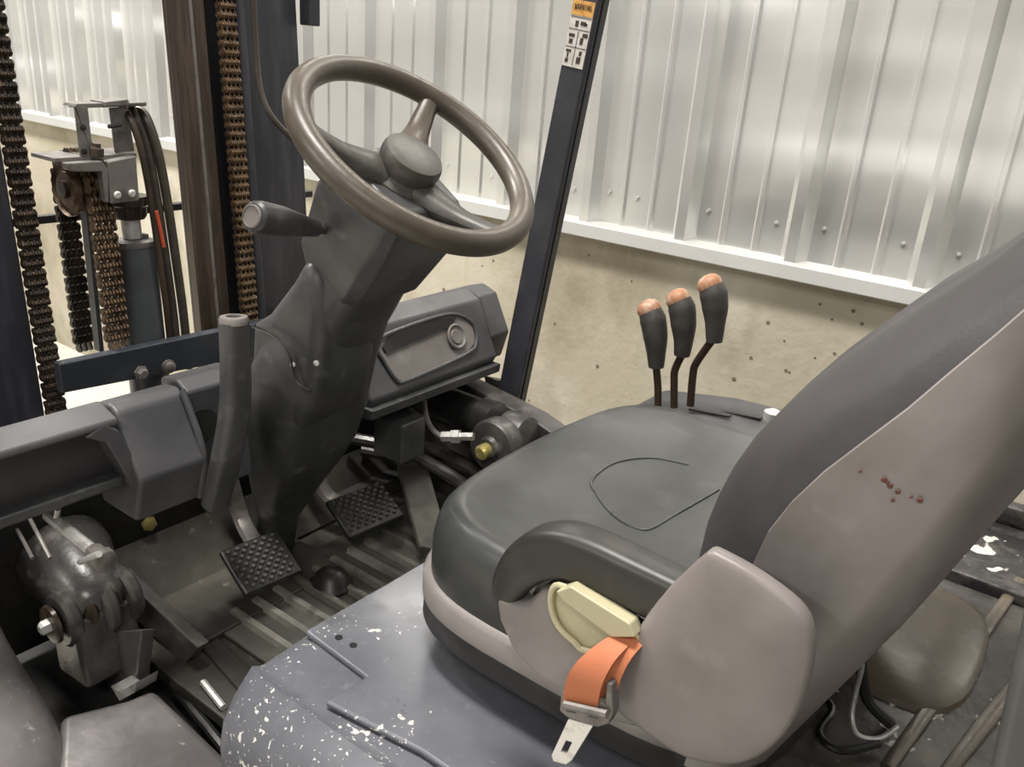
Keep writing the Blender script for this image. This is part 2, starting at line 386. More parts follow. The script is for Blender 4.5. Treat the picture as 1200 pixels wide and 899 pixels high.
# --- parking brake lever (thick black bar left of the column)
pbp = [W(274, 378, 'Y', .60), W(276, 430, 'Y', .597), W(275, 480, 'Y', .592), W(267, 530, 'Y', .583), W(252, 592, 'Y', .575)]
pb = part('parking_brake_lever', MB().tube(pbp, [.0175, .018, .019, .019, .017], 24, sub=5, flat=.8, sq=3, up=(1, 0, 0)), 'plastic', F, label='upright black parking brake lever')
ax_ = (pbp[0] - pbp[1]).normalized()
part('end_cap', MB().lathe([(.0175, -.002), (.018, .003), (.0165, .007), (.0095, .0075), (.009, .002), (.001, .002)], pbp[0], ax_, 18), 'greyplastic', pb, label='purplish worn cap with a hollow hexagonal end')
part('hex_socket', MB().lathe([(.008, 0), (.008, .0055), (.001, .0055)], pbp[0], ax_, 6), 'dark', pb)

# --- near dash panel with storage pocket
dash = part('dash_panel', MB().prism(XZ([(-.94, -.420), (-.932, -.416), (-.895, -.427), (-.893, -.436), (-.925, -.442), (-.922, -.512), (-.94, -.53), (-.99, -.53), (-.99, -.46)], .10), (0, .37, 0)), 'plastic2', F, bevel=.004, label='grey dash panel with open storage pocket left of the column')
part('pocket_lip', MB().prism([V((-.93, .10, -.508)), V((-.898, .10, -.505)), V((-.896, .10, -.517)), V((-.93, .10, -.532))], (0, .37, 0)), 'plastic', dash, bevel=.003)
part('pocket_back', MB().box((-.922, .285, -.476), (.006, .368, .07)), 'panelpocket', dash)
part('pocket_end', MB().prism([W(100, 514, 'X', -.8935), W(122, 497, 'X', -.8935), W(140, 505, 'X', -.892), W(172, 562, 'X', -.892), W(168, 582, 'X', -.892), W(155, 570, 'X', -.892), W(125, 520, 'X', -.892)], (-.04, 0, 0)), 'plastic2', dash, bevel=.003)
part('fuse_cover', MB().prism(XZ([(-.960, -.428), (-.932, -.424), (-.918, -.432), (-.874, -.508), (-.893, -.572), (-.975, -.572)], .478), (0, .095, 0)), 'plastic2', dash, bevel=.006, label='sloping dusty cover between pocket and brake lever')
part('cover_ridge', MB().tube([V((-.917, .568, -.425)), V((-.879, .568, -.50)), V((-.893, .568, -.57))], .0045, 8, sub=3), 'plastic2', dash)
part('socket_panel', MB().prism(XZ([(-.975, -.425), (-.938, -.418), (-.915, -.43), (-.905, -.575), (-.975, -.575)], .573), (0, .088, 0)), 'plastic2', dash, bevel=.004)
part('round_opening', MB().lathe([(.023, 0), (.023, .004), (.001, .004)], W(236, 499, 'X', -.909), (1, -.1, .1), 20), 'black', dash)
part('under_dash_shadow_plate', MB().prism(XZ([(-1.11, -.55), (-1.09, -.55), (-1.13, -.86), (-1.15, -.86)], .2), (0, 1.1, 0)), 'dark', F).name = 'footwell_shade_plate'  # added dark sheet; footwell shade under the dash put into its colour

# --- far dash console with cup tray
prof = [(-1.04, -.43), (-1.0, -.415), (-.965, -.432), (-.915, -.535), (-.925, -.555), (-1.04, -.57)]
rd = part('dash_console', MB().prism(XZ(prof, .90), (0, .335, 0)), 'plastic2', F, bevel=.005, label='slate dash console with cup tray right of the column')
part('console_end', MB().prism(XZ([(-1.04, -.43), (-1.0, -.417), (-.968, -.428), (-.93, -.50), (-.945, -.555), (-1.04, -.57)], 1.235), (0, .055, 0)), 'plastic2', rd, bevel=.005)
part('console_lip', MB().prism(XZ([(-.93, -.548), (-.905, -.548), (-.907, -.565), (-.935, -.57)], .895), (0, .34, 0)), 'plastic', rd, bevel=.002)
fo = V((-.940, 0, -.4835)); fu = V((.05, 0, -.103)).normalized(); fnn = V((.103, 0, .05)).normalized()
def FP(y, t, n=0): return V((0, y, 0)) + fo + fu * t + fnn * n
tray = [(.945, -.026), (.975, -.04), (1.10, -.046), (1.155, -.040), (1.19, -.015), (1.185, .018), (1.15, .034), (.99, .044), (.965, .036), (.95, 0)]
part('tray_rim', MB().tube([FP(y, t, .003) for y, t in tray], .0035, 8, closed=True, sub=4), 'plastic2', rd)
part('tray_floor', MB().prism([FP(y, t, -.004) for y, t in tray], fnn * .005), 'greyplastic', rd, label='dusty grey tray floor')
part('tray_slot', MB().prism([FP(y, t, .0025) for y, t in [(.955, -.022), (.98, -.036), (1.10, -.042), (1.15, -.036), (1.13, -.022), (.99, -.012), (.96, -.01)]], fnn * .002), 'dark', rd)
part('cup_ring', MB().lathe([(.022, 0), (.024, .004), (.021, .006), (.018, .003), (.015, .002), (.013, .005), (.001, .004)], FP(1.135, -.002, .002), fnn, 28), 'greyplastic', rd, label='worn pale round cup recess')

# --- overhead guard front pillar (far side) with warning decal
pb0, pb1 = V((-.935, 1.262, -.66)), V((-.80, 1.262, .35))
pd = (pb1 - pb0)
pw = V((.050, 0, -.006))
pil = part('overhead_guard_pillar', MB().prism([pb0, pb0 + pw, pb0 + pw + V((0, .036, 0)), pb0 + V((0, .036, 0))], pd), 'pillar', F, bevel=.006, seg=3, label='dark slate overhead guard pillar leaning back')
def PI(f, s_, y=0): return pb0 + pd * f + pw * s_ + V((0, y, 0))
part('pillar_groove', MB().prism([PI(0, 1.0, .012), PI(0, 1.04, .012), PI(0, 1.04, .015), PI(0, 1.0, .015)], pd), 'black', pil)
f0, f1 = .650, .750
dec = part('warning_decal', MB().prism([PI(f0, .06), PI(f0, .90), PI(f1, .90), PI(f1, .06)], (0, -.0012, 0)), 'decalwhite', pil, label='warning sticker with orange header and black pictograms')
pd2 = pd.normalized()
hd = MB().prism([PI(f1 - .022, .06, -.0013), PI(f1 - .022, .90, -.0013), PI(f1, .90, -.0013), PI(f1, .06, -.0013)], (0, -.0006, 0))
part('decal_header', hd, 'decalorange', pil)
ink = MB()
def mark(f, s_, df, ds): ink.prism([PI(f, s_, -.0013), PI(f, s_ + ds, -.0013), PI(f + df, s_ + ds, -.0013), PI(f + df, s_, -.0013)], (0, -.0005, 0))
for f in (.695, .722, .740): mark(f - .015, .08, .0008, .8)
mark(.653, .47, .052, .02)
for f, s_, a, b in ((.671, .16, .006, .12), (.678, .2, .008, .06), (.687, .14, .004, .2), (.672, .6, .01, .16), (.684, .66, .007, .1), (.7, .18, .007, .14), (.71, .14, .005, .22),
                    (.701, .6, .01, .12), (.712, .66, .006, .2), (.726, .3, .009, .12), (.729, .5, .006, .2), (.729, .66, .004, .1)): mark(f - .015, s_, a, b)
part('decal_pictograms', ink, 'ink', pil, kind='stuff')
hw = MB()
# the word on the orange header, as low flat strokes
LET = {'W': [(0, 1, .25, 0), (.25, 0, .5, .7), (.5, .7, .75, 0), (.75, 0, 1, 1)], 'A': [(0, 0, .5, 1), (.5, 1, 1, 0), (.2, .4, .8, .4)], 'R': [(0, 0, 0, 1), (0, 1, .9, .9), (.9, .9, .8, .5), (0, .5, .8, .5), (.4, .5, 1, 0)],
       'N': [(0, 0, 0, 1), (0, 1, 1, 0), (1, 0, 1, 1)], 'I': [(.5, 0, .5, 1)], 'G': [(1, .85, .1, .9), (.1, .9, .1, .1), (.1, .1, 1, .1), (1, .1, 1, .5), (1, .5, .6, .5)]}
for i, ch in enumerate('WARNING'):
    for x0, y0, x1, y1 in LET[ch]:
        A = PI(f1 - .0135 + .008 * y0, .17 + i * .095 + .065 * x0, -.0021); B = PI(f1 - .0135 + .008 * y1, .17 + i * .095 + .065 * x1, -.0021)
        t_ = (B - A).normalized(); q = t_.cross(V((0, 1, 0))) * .0005
        hw.prism([A - q, B - q, B + q, A + q], (0, -.0004, 0))
part('decal_lettering', hw, 'ink', pil)
part('pillar_bracket', MB().prism([W(598, 448, 'X', -.935), W(580, 445, 'X', -.935), W(600, 540, 'X', -.935), W(622, 520, 'X', -.935)], (-.03, 0, 0)), 'body', pil, bevel=.003)

# --- mast
def mx(z, x=-1.45): return x - .056 * (z + .55)
def rail(y0, y1, x0, x1, z0=-1.35, z1=.75):
    return [V((mx(z0, x0), y0, z0)), V((mx(z0, x1), y0, z0)), V((mx(z0, x1), y1, z0)), V((mx(z0, x0), y1, z0))], V((mx(z1, 0) - mx(z0, 0), 0, z1 - z0))
def railpart(name, boxes, m, label=None, parent=F, bevel=.003):
    mb = MB()
    for b in boxes: mb.prism(*rail(*b))
    return part(name, mb, m, parent, bevel=bevel, label=label)
railpart('outer_mast_rail', [(1.105, 1.235, -1.475, -1.45), (1.215, 1.235, -1.60, -1.46), (1.105, 1.235, -1.61, -1.585)], 'mast', 'broad navy black mast rail on the far side')
railpart('outer_mast_rail', [(.46, .628, -1.475, -1.45), (.46, .48, -1.60, -1.46), (.46, .60, -1.61, -1.585)], 'mast', 'broad navy black mast rail at the left edge')
inner = railpart('inner_mast_rail', [(.948, .985, -1.465, -1.445), (.965, .985, -1.50, -1.46), (.994, 1.022, -1.475, -1.452), (.97, 1.03, -1.51, -1.49)], 'mastbrown', 'greasy brown inner mast rail')
part('rail_highlight_strip', MB().prism(*rail(.9855, .9935, -1.462, -1.449)), 'caststeel', inner, label='pale strip with the rail edge highlight painted in')  # pale strip painting in the highlight line along the inner rail
part('rail_web', MB().prism(*rail(1.03, 1.045, -1.53, -1.48)), 'black', inner)
railpart('hose_guide', [(1.078, 1.102, -1.50, -1.435)], 'mast', 'slim blue grey channel beside the far chain', bevel=.008)
cl = part('cable_clip', MB().box(W(363, 12, 'X', -1.46), (.03, .03, .06)), 'mast', F, bevel=.003)
part('mast_hose', MB().tube([W(297, 0, 'X', -1.43), W(300, 60, 'X', -1.43), W(306, 110, 'X', -1.42), W(322, 142, 'X', -1.40), W(352, 172, 'X', -1.39), W(372, 195, 'X', -1.4)], .006, 8), 'hose', F, label='thin black hose curving behind the steering wheel')
cmz = lambda z: V((-1.36, 0, z))
cross = part('mast_crossmember', MB().prism([V((-1.40, .642, -.541)), V((-1.40, 1.16, -.551)), V((-1.40, 1.16, -.628)), V((-1.40, .642, -.595))], (-.022, 0, 0)), 'cross', F, bevel=.003, label='slate steel crossmember low between the mast rails')
for px, py in ((165, 437), (197, 430)):
    part('bolt', MB().lathe([(.014, 0), (.014, .003), (.010, .004), (.010, .011), (.007, .013), (.001, .013)], W(px, py, 'X', -1.399), (1, 0, 0), 6 if px < 180 else 12), 'caststeel', cross)
part('load_backrest_bar', MB().prism([V((-1.75, .2, -.362)), V((-1.75, 1.5, -.362)), V((-1.75, 1.5, -.378)), V((-1.75, .2, -.378))], (-.02, 0, 0)), 'black', F, bevel=.002, label='thin black bar of the load backrest beyond the mast')

# --- leaf chains
def link_mesh(w, pitch, th=.0035):
    """one double pitch of leaf chain centred at the origin, running in z, pins along y"""
    mb = MB()
    def plate(y, z0, r, hw):
        pts = []
        for k in range(7): a = math.pi * k / 6; pts.append((math.cos(a) * hw, z0 + pitch / 2 + math.sin(a) * r * .9))
        for k in range(7): a = math.pi + math.pi * k / 6; pts.append((math.cos(a) * hw, z0 - pitch / 2 + math.sin(a) * r * .9))
        # waist
        pts.insert(7, (-hw * .62, z0)); pts.append((hw * .62, z0))
        mb.prism([V((x, y, z)) for x, z in pts], (0, th, 0))
    n = 3
    for k in range(n + 1): plate(-w / 2 + (w - th) * k / n, -pitch / 2, .0078, .0105)
    for k in range(n): plate(-w / 2 + (w - th) * (k + .5) / n, pitch / 2, .0078, .0105)
    for z in (-pitch, 0):
        mb.cyl((0, -w / 2 - .002, z), (0, w / 2 + .002, z), .005, 8)
    return mb
def chain(y, w, path, m, label, pitch=.0165):
    """path: (x, z) polyline from the top down"""
    rootm = MB().lathe([(.006, 0), (.006, w)], V((path[-1][0], y - w / 2, path[-1][1])), (0, 1, 0), 8)
    root = part('lift_chain', rootm, m, F, label=label)
    src = None
    seg = []
    for i in range(len(path) - 1):
        a, b = V((path[i][0], y, path[i][1])), V((path[i + 1][0], y, path[i + 1][1])); seg.append((a, b, (b - a).length))
    tot = sum(s_[2] for s_ in seg); n = int(tot / (2 * pitch))
    for k in range(n):
        s_ = (k + .5) * 2 * pitch; j = 0
        while j < len(seg) - 1 and s_ > seg[j][2]: s_ -= seg[j][2]; j += 1
        a, b, L = seg[j]; p = a.lerp(b, min(1, s_ / L)); t = (b - a).normalized()
        if src is None:
            src = part('chain_link', link_mesh(w, pitch), m, root); o = src
            place(src, root, p + V((0, 0, H)))
        else: o = at(src, root, p)
        o.rotation_euler = (0, math.atan2(t.x, t.z), 0)
    return root
ch_far = [(mx(.25, -1.44), .25), (mx(-.6, -1.44), -.6)]
chain(1.058, .033, ch_far, 'chain', 'rusty leaf chain on the far mast rail')
chain(.645, .031, [(mx(.1, -1.445), .1), (mx(-.68, -1.445), -.68)], 'chaindark', 'greasy brown chain beside the near mast rail')
# sheave and its two strands
SX, SY, SZ, SR = -1.50, .765, -.268, .056
arc = [(SX + SR * math.cos(a), SZ + SR * math.sin(a)) for a in [math.radians(d) for d in range(0, 181, 15)]]
chain(SY, .040, arc[::-1][6:] + [(SX + SR + .012, -.56)], 'chain', 'rusty leaf chain strand on the front of the sheave')
chain(SY - .005, .034, arc[6:] + [(SX - SR + .01, -.60)], 'chaindark', 'dark leaf chain strand on the back of the sheave')
sh = part('chain_sheave', MB().lathe([(.012, 0), (.03, 0), (.034, .006), (.044, .006), (.047, 0), (.047, .006), (.040, .010), (.040, .050), (.047, .054), (.047, .06), (.012, .06)], V((SX, SY - .03, SZ)), (0, 1, 0), 32), 'chain', F, smooth=30, label='rusty round sheave carrying the mast chain')
part('sheave_pin', MB().lathe([(.016, 0), (.016, .012), (.001, .013)], V((SX, SY - .026, SZ)), (0, -1, 0), 20), 'mastbrown', sh)
# lift cylinder
cy = part('lift_cylinder', MB().lathe([(.037, 0), (.037, .33), (.033, .335), (.017, .335), (.017, .34)], V((-1.46, .838, -.70)), (-.05, 0, 1), 28), 'cylinder', F, label='slate grey free lift cylinder between the chains')
part('gland_ring', MB().lathe([(.0385, 0), (.0395, .004), (.0395, .010), (.030, .012)], V((-1.477, .838, -.375)), (-.05, 0, 1), 28), 'caststeel', cy)
part('piston_rod', MB().cyl((-1.478, .838, -.38), (-1.482, .838, -.30), .017), 'steel', cy, label='bright steel piston rod')
part('rod_head', MB().lathe([(.026, 0), (.030, .006), (.030, .022), (.034, .026), (.034, .042)], V((-1.482, .838, -.325)), (0, 0, 1), 20), 'mastbrown', cy)
hb = part('cylinder_head_block', MB().prism([W(126, 190, 'X', -1.42), W(160, 183, 'X', -1.42), W(164, 236, 'X', -1.42), W(130, 240, 'X', -1.42)], (-.05, 0, 0)), 'caststeel', cy, bevel=.003)
for px, py in ((137, 229), (154, 227)):
    part('bolt', MB().lathe([(.007, 0), (.007, .003), (.005, .005), (.001, .005)], W(px, py, 'X', -1.419), (1, 0, 0), 8), 'steel', cy)
X_ = -1.44
part('top_plate', MB().prism([W(64, 186, 'X', X_), W(160, 180, 'X', X_), W(160, 185, 'X', X_), W(64, 191, 'X', X_)], (-.08, 0, 0)), 'caststeel', cy, bevel=.001)
cr = part('chain_bracket', MB().prism([W(78, 192, 'X', X_ + .02), W(120, 189, 'X', X_ + .02), W(127, 200, 'X', X_ + .02), W(128, 238, 'X', X_ + .02), W(124, 238, 'X', X_ + .02), W(120, 202, 'X', X_ + .02), W(88, 202, 'X', X_ + .02), W(80, 200, 'X', X_ + .02)], (-.02, 0, 0)), 'caststeel', cy, bevel=.002)
gs = MB()
gs.prism([W(88, 126, 'X', X_), W(103, 125, 'X', X_), W(110, 184, 'X', X_), W(95, 184, 'X', X_)], (-.006, 0, 0))
gs.prism([W(88, 126, 'X', X_), W(90, 122, 'X', X_), W(172, 120, 'X', X_), W(172, 125, 'X', X_), W(104, 127, 'X', X_)], (-.04, 0, 0))
gs.prism([W(129, 127, 'X', X_ - .01), W(150, 126, 'X', X_ - .01), W(158, 178, 'X', X_ - .01), W(136, 180, 'X', X_ - .01)], (-.006, 0, 0))
part('hose_guard_bracket', gs, 'caststeel', F, bevel=.0015, label='grey folded steel bracket standing on the cylinder top')
for px, py in ((97, 150), (98, 178)):
    part('bolt', MB().lathe([(.005, 0), (.005, .002), (.001, .003)], W(px, py, 'X', X_ + .0), (1, 0, 0), 10), 'dark', bpy.data.objects['hose_guard_bracket'])
part('guard_nut', MB().lathe([(.012, 0), (.012, .014), (.007, .016), (.007, .022), (.001, .022)], W(113, 183, 'X', X_ + .005), (.2, 0, 1), 6), 'mastbrown', bpy.data.objects['hose_guard_bracket'])
part('guard_pin', MB().cyl(W(127, 149, 'X', X_ + .005), W(141, 147, 'X', X_ + .005), .0035, 8), 'dark', bpy.data.objects['hose_guard_bracket'])
part('cap_plate', MB().prism([W(124, 120, 'X', X_ + .01), W(150, 117, 'X', X_ + .01), W(152, 121, 'X', X_ + .01), W(172, 120, 'X', X_ + .01), W(171, 123, 'X', X_ + .01), W(124, 125, 'X', X_ + .01)], (-.05, 0, 0)), 'caststeel', bpy.data.objects['hose_guard_bracket'], bevel=.001)
# hoses over the cylinder
for i, (dx, r, m_) in enumerate(((0, .0085, 'hose'), (12, .0085, 'hose'), (-7, .006, 'mastbrown'))):
    xx = X_ - .01 + i * .008
    part('lift_hose', MB().tube([W(150 + dx, 124 + abs(dx) * .3, 'X', xx - .04), W(160 + dx, 140, 'X', xx - .01), W(172 + dx, 175, 'X', xx), W(182 + dx, 225, 'X', xx), W(192 + dx, 290, 'X', xx), W(203 + dx, 370, 'X', xx), W(209 + dx, 432, 'X', xx)], r, 10), m_, F, label=('brown black hose in the bundle beside the lift cylinder, left strand', 'outer hose of the bundle beside the lift cylinder', 'thin rusty pipe at the inside of the hose bundle')[i])
part('red_clamp', MB().tube([W(183, 248, 'X', X_ + .012), W(188, 270, 'X', X_ + .012), W(192, 290, 'X', X_ + .012)], .0035, 8, sub=3), 'red', F, label='red mark sleeve on the hose')
part('hose_clamp', MB().box(W(212, 408, 'X', X_ + .02), (.02, .035, .02)), 'chain', F, bevel=.003)
part('cylinder_side_plate', MB().prism([W(167, 275, 'X', -1.47), W(174, 275, 'X', -1.47), W(190, 400, 'X', -1.47), W(184, 402, 'X', -1.47)], (-.02, 0, 0)), 'caststeel', F)
part('cylinder_brace', MB().prism([W(100, 240, 'X', -1.48), W(105, 240, 'X', -1.48), W(122, 412, 'X', -1.48), W(117, 413, 'X', -1.48)], (-.02, 0, 0)), 'cylinder', F)

# --- floor of the operator compartment
fp = part('floor_plate', MB().box((-.86, .84, -.845), (.56, .66, .02)), 'floorplate', F, bevel=.003, label='dirty steel floor plate under the pedals')
part('toe_board', MB().prism(XZ([(-1.06, -.835), (-1.05, -.83), (-1.15, -.70), (-1.16, -.705)], .52), (0, .66, 0)), 'floorplate', F, bevel=.002)
fm = part('floor_mat', MB().box((-.85, .86, -.831), (.30, .50, .008)), 'mat', F, bevel=.003, label='worn rubber floor mat with raised ridges')
for k in range(12):
    y = .64 + k * .040
    part('mat_rib', MB().prism([V((-.95, y, -.827)), V((-.95, y + .016, -.827)), V((-.95, y + .013, -.818)), V((-.95, y + .003, -.818))], (.24, 0, 0)), 'matrib', fm)
part('floor_button', MB().lathe([(.036, 0), (.036, .004), (.030, .010), (.024, .022), (.012, .029), (.001, .030)], W(388, 686, 'Z', -.826), (0, 0, 1), 28), 'bracket', F, label='round black rubber dome button on the floor mat')
part('floor_hatch', MB().box((-1.0, .70, -.829), (.16, .30, .012)), 'floorplate', F, bevel=.003, label='raised dusty cover plate under the left pedal')

def pedal(name, px, py, z, size, ang, arm, label):
    c = W(px, py, 'Z', z); nrm = V((.50, -.05, .86)).normalized()
    yv = V((math.sin(ang), math.cos(ang), 0)); yv = (yv - nrm * yv.dot(nrm)).normalized(); xv = yv.cross(nrm)
    R = Matrix((xv, yv, nrm)).transposed()
    o = part(name, MB().tube([c - nrm * .012] + arm, .0085, 8, sub=4, flat=1.8, up=(0, 1, 0)), 'body' if 0 else 'caststeel', F, label=label)
    pad = part('pedal_pad', MB().box(c, (size[0], size[1], .012), R), 'black', o, bevel=.004)
    st = MB()
    nx = int(size[0] / .0145); ny = int(size[1] / .0155)
    for i in range(nx):
        for j in range(ny):
            for (q, w_) in ((0, 0), (.5, .5)):
                a = -size[0] / 2 + .009 + (i + q) * .0145; b = -size[1] / 2 + .009 + (j + w_) * .0155
                if a > size[0] / 2 - .006 or b > size[1] / 2 - .006: continue
                base = [c + R @ V((a + u, b + v, .0055)) for u, v in ((-.0052, 0), (0, -.0058), (.0052, 0), (0, .0058))]
                top = [c + R @ V((a + u, b + v, .010)) for u, v in ((-.003, 0), (0, -.0034), (.003, 0), (0, .0034))]
                st.loft([base, top])
    part('tread_studs', st, 'grip', o, kind='stuff')
    return o
pedal('inching_pedal', 306, 660, -.755, (.084, .100), .1, [W(300, 640, 'Z', -.765), W(283, 608, 'Z', -.75), V((-1.08, .74, -.66))], 'left diamond tread pedal on a bare steel arm')
pedal('brake_pedal', 428, 598, -.745, (.080, .118), .1, [W(400, 590, 'Z', -.77), W(380, 575, 'Z', -.755), V((-1.08, .90, -.66))], 'right diamond tread brake pedal with polished studs')
acc = part('accelerator_pedal', MB().prism([W(466, 545, 'Z', -.74), W(500, 540, 'Z', -.735), W(522, 620, 'Z', -.765), W(515, 645, 'Z', -.77), W(492, 640, 'Z', -.77)], V((-.004, 0, -.012))), 'mat', F, bevel=.003, label='long flat rubber accelerator pedal')

# --- right tilt cylinder and plumbing under the dash console
def tilt_cyl(y, sgn, lab, dx=0, dz=0):
    V = lambda t: Vector((t[0] + dx, t[1], t[2] + dz)) if t[0] < -.5 else Vector(t)
    b = part('tilt_cylinder', MB().lathe([(.020, 0), (.034, .006), (.036, .02), (.036, .16), (.042, .165), (.042, .20), (.03, .21), (.012, .215), (.012, .25)], V((-1.06, y, -.635)), (1, 0, -.03), 28), 'black', F, label=lab)
    part('trunnion', MB().lathe([(.046, 0), (.050, .006), (.050, .034), (.046, .04), (.022, .042), (.018, .050), (.001, .051)], V((-.82, y - .026, -.655)), (0, -1, .05), 28), 'body', b)
    part('pin', MB().lathe([(.014, 0), (.014, .02), (.010, .024), (.001, .024)], V((-.82, y - .072, -.655)), (0, -1, 0), 12), 'yellow' if sgn > 0 else 'steel', b)
    part('rod_cap', MB().lathe([(.02, -.02), (.045, 0), (.047, .02), (.040, .045), (.02, .055)], V((-.83, y, -.65)), (1, 0, .1), 24), 'body', b)
    return b
tilt_cyl(1.17, 1, 'black tilt cylinder on the right under the dash console')
part('junction_box', MB().box(W(468, 510, 'Y', 1.0), (.07, .06, .075)), 'plastic', F, bevel=.004, label='small dark box under the dash console')
part('hydraulic_fitting', MB().lathe([(.010, 0), (.010, .018), (.013, .019), (.013, .034), (.008, .035), (.008, .06)], W(518, 512, 'Y', 1.06), (1, .4, .2), 6), 'steel', F, label='bright steel fitting by the right tilt cylinder')
part('wire_loom', MB().tube([W(497, 470, 'Y', 1.08), W(500, 490, 'Y', 1.07), W(508, 505, 'Y', 1.06), W(520, 514, 'Y', 1.06)], .005, 8), 'greyplastic', F)
part('side_frame', MB().prism(XZ([(-1.12, -.58), (-.80, -.62), (-.66, -.66), (-.66, -1.1), (-1.12, -1.1)], 1.20), (0, .05, 0)), 'body', F, bevel=.004)
part('floor_beam', MB().box(W(430, 540, 'Z', -.80), (.20, .30, .025), Matrix.Rotation(.1, 3, 'Y')), 'body', F, bevel=.003)
for i, (y, z) in enumerate(((1.07, -.70), (1.11, -.74), (1.15, -.72))):
    part('floor_hose', MB().tube([V((-1.1, y - .05, z)), V((-1.0, y, z - .01)), V((-.86, y + .02, z - .04)), V((-.72, y, z - .07))], .012, 10), 'body', F)

# --- left tilt cylinder, fender and step
lt = part('tilt_cylinder', MB().lathe([(.05, 0), (.062, .01), (.064, .04), (.064, .15), (.055, .19), (.04, .26), (.03, .27)], V((-1.24, .50, -.70)), (1, -.15, -.12), 36), 'body', F, label='dark greasy tilt cylinder under the near dash panel')
pc_ = W(57, 734, 'Y', .405); Yd = V((0, 1, 0))
part('pivot_disc', MB().lathe([(.018, 0), (.026, .001), (.027, .006), (.020, .009)], pc_, Yd, 32), 'mastbrown', lt, label='brown stained washer ring round the pivot bolt')
part('pivot_bolt', MB().lathe([(.006, -.012), (.010, -.009), (.0105, .002)], pc_, Yd, 6), 'steel', lt, label='shiny hexagonal pivot bolt')
for k, (y, r_, m_) in enumerate(((.012, .040, 'body'), (.034, .034, 'mastbrown'), (.056, .044, 'body'), (.090, .040, 'body'))):
    part('clevis_ear', MB().lathe([(.012, 0), (r_ - .006, 0), (r_, .005), (r_, .014), (r_ - .004, .018)], pc_ + Yd * y + V((.004 * k, 0, .002 * k)), Yd, 36), m_, lt)
part('pivot_housing', MB().prism([pc_ + V((-.036, .016, .0)), pc_ + V((.036, .016, .01)), pc_ + V((.05, .016, -.09)), pc_ + V((-.03, .016, -.10))], (0, .085, 0)), 'body', lt, bevel=.008, seg=3)
part('clevis_arm', MB().prism([pc_ + V((-.10, .06, .05)), pc_ + V((.01, .06, .042)), pc_ + V((.03, .06, -.01)), pc_ + V((-.12, .06, -.02))], (0, .05, 0)), 'body', lt, bevel=.01, seg=3)
part('side_rail', MB().prism([W(118, 690, 'Y', .54), W(138, 672, 'Y', .54), W(232, 760, 'Y', .54), W(215, 780, 'Y', .54)], (0, .02, 0)), 'body', F, bevel=.003)
for px in (24, 45):
    part('cooling_rib', MB().tube([W(px - 14, 610 - px * .2, 'Y', .43), W(px, 628 + 0 * px, 'Y', .42), W(px + 14, 655, 'Y', .41)], .0026, 8, sub=3), 'caststeel', lt)
rod = part('linkage_rod', MB().tube([W(57, 604, 'Y', .40), W(115, 652, 'Y', .40)], .0075, 10, sub=1), 'steel', F, label='dull silver linkage rod under the near dash panel')
part('rod_end', MB().lathe([(.009, 0), (.011, .003), (.011, .016), (.014, .018), (.014, .030), (.008, .033)], W(108, 646, 'Y', .40), W(140, 672, 'Y', .40) - W(110, 648, 'Y', .40), 8), 'caststeel', rod)
part('rod_pin', MB().cyl(W(94, 659, 'Y', .39), W(116, 650, 'Y', .39), .0038, 8), 'steel', rod)
part('rod_clip', MB().cyl(W(66, 607, 'Y', .40), W(68, 597, 'Y', .40), .0035, 8), 'steel', rod)
for px, py, y in ((178, 610, .62), (165, 692, .55)):
    part('brass_fitting', MB().lathe([(.006, 0), (.006, .01), (.012, .011), (.012, .026), (.007, .028), (.001, .028)], W(px - 8, py - 2, 'Y', y), (1, -.3, .1), 6), 'yellow', F, label='yellow brass fitting ' + ('in the dark below the fuse cover' if y > .6 else 'beside the floor edge by the clevis'))
# near front fender: a dusty swelling over the wheel
fr = []
for (x, y0, z, d) in ((-1.34, .31, -.63, .0), (-1.16, .31, -.65, .0), (-1.02, .285, -.695, 0), (-.92, .28, -.715, 0), (-.85, .27, -.735, 0), (-.79, .24, -.77, 0), (-.74, .20, -.86, 0)):
    fr.append([V((x, -.02, z - .20)), V((x, .02, z - .09)), V((x, .10, z - .025)), V((x, .20, z)), V((x, y0, z - .005)), V((x, y0 + .06, z - .02)), V((x, y0 + .08, z - .06)), V((x, y0 + .08, z - .25)), V((x, -.02, z - .3))])
part('front_fender', MB().loft(fr), 'fender', F, subsurf=2, label='dusty grey front fender at the lower left')
ap = [W(120, 742, 'Y', .47), W(165, 738, 'Y', .47), W(160, 790, 'Y', .47), W(158, 808, 'Y', .47), W(140, 818, 'Y', .47), W(124, 806, 'Y', .47)]
part('angle_bracket', MB().prism(ap, (0, .02, -.01)), 'fender', F, bevel=.003, label='pale grey angular bracket beside the step')
part('bracket_foot', MB().prism([W(130, 805, 'Y', .44), W(140, 812, 'Y', .44), W(160, 800, 'Y', .44), W(158, 812, 'Y', .44), W(140, 822, 'Y', .44)], (0, .03, 0)), 'steel', F)
part('step_plate', MB().prism([W(70, 838, 'Z', -.79), W(150, 818, 'Z', -.79), W(180, 805, 'Z', -.79), W(275, 895, 'Z', -.79), W(275, 1000, 'Z', -.79), W(60, 1000, 'Z', -.79)], (0, 0, -.03)), 'fender', F, bevel=.012, seg=4, label='grey step plate beside the hood corner')
sf = part('side_sill', MB().prism([W(195, 712, 'Z', -.83), W(212, 703, 'Z', -.83), W(300, 790, 'Z', -.83), W(285, 815, 'Z', -.83)], (0, 0, -.10)), 'floorplate', F, bevel=.004, label='steel sill along the floor edge')
part('sill_strip', MB().tube([W(238, 800, 'Z', -.83), W(262, 830, 'Z', -.83)], .005, 8, sub=1), 'steel', sf)
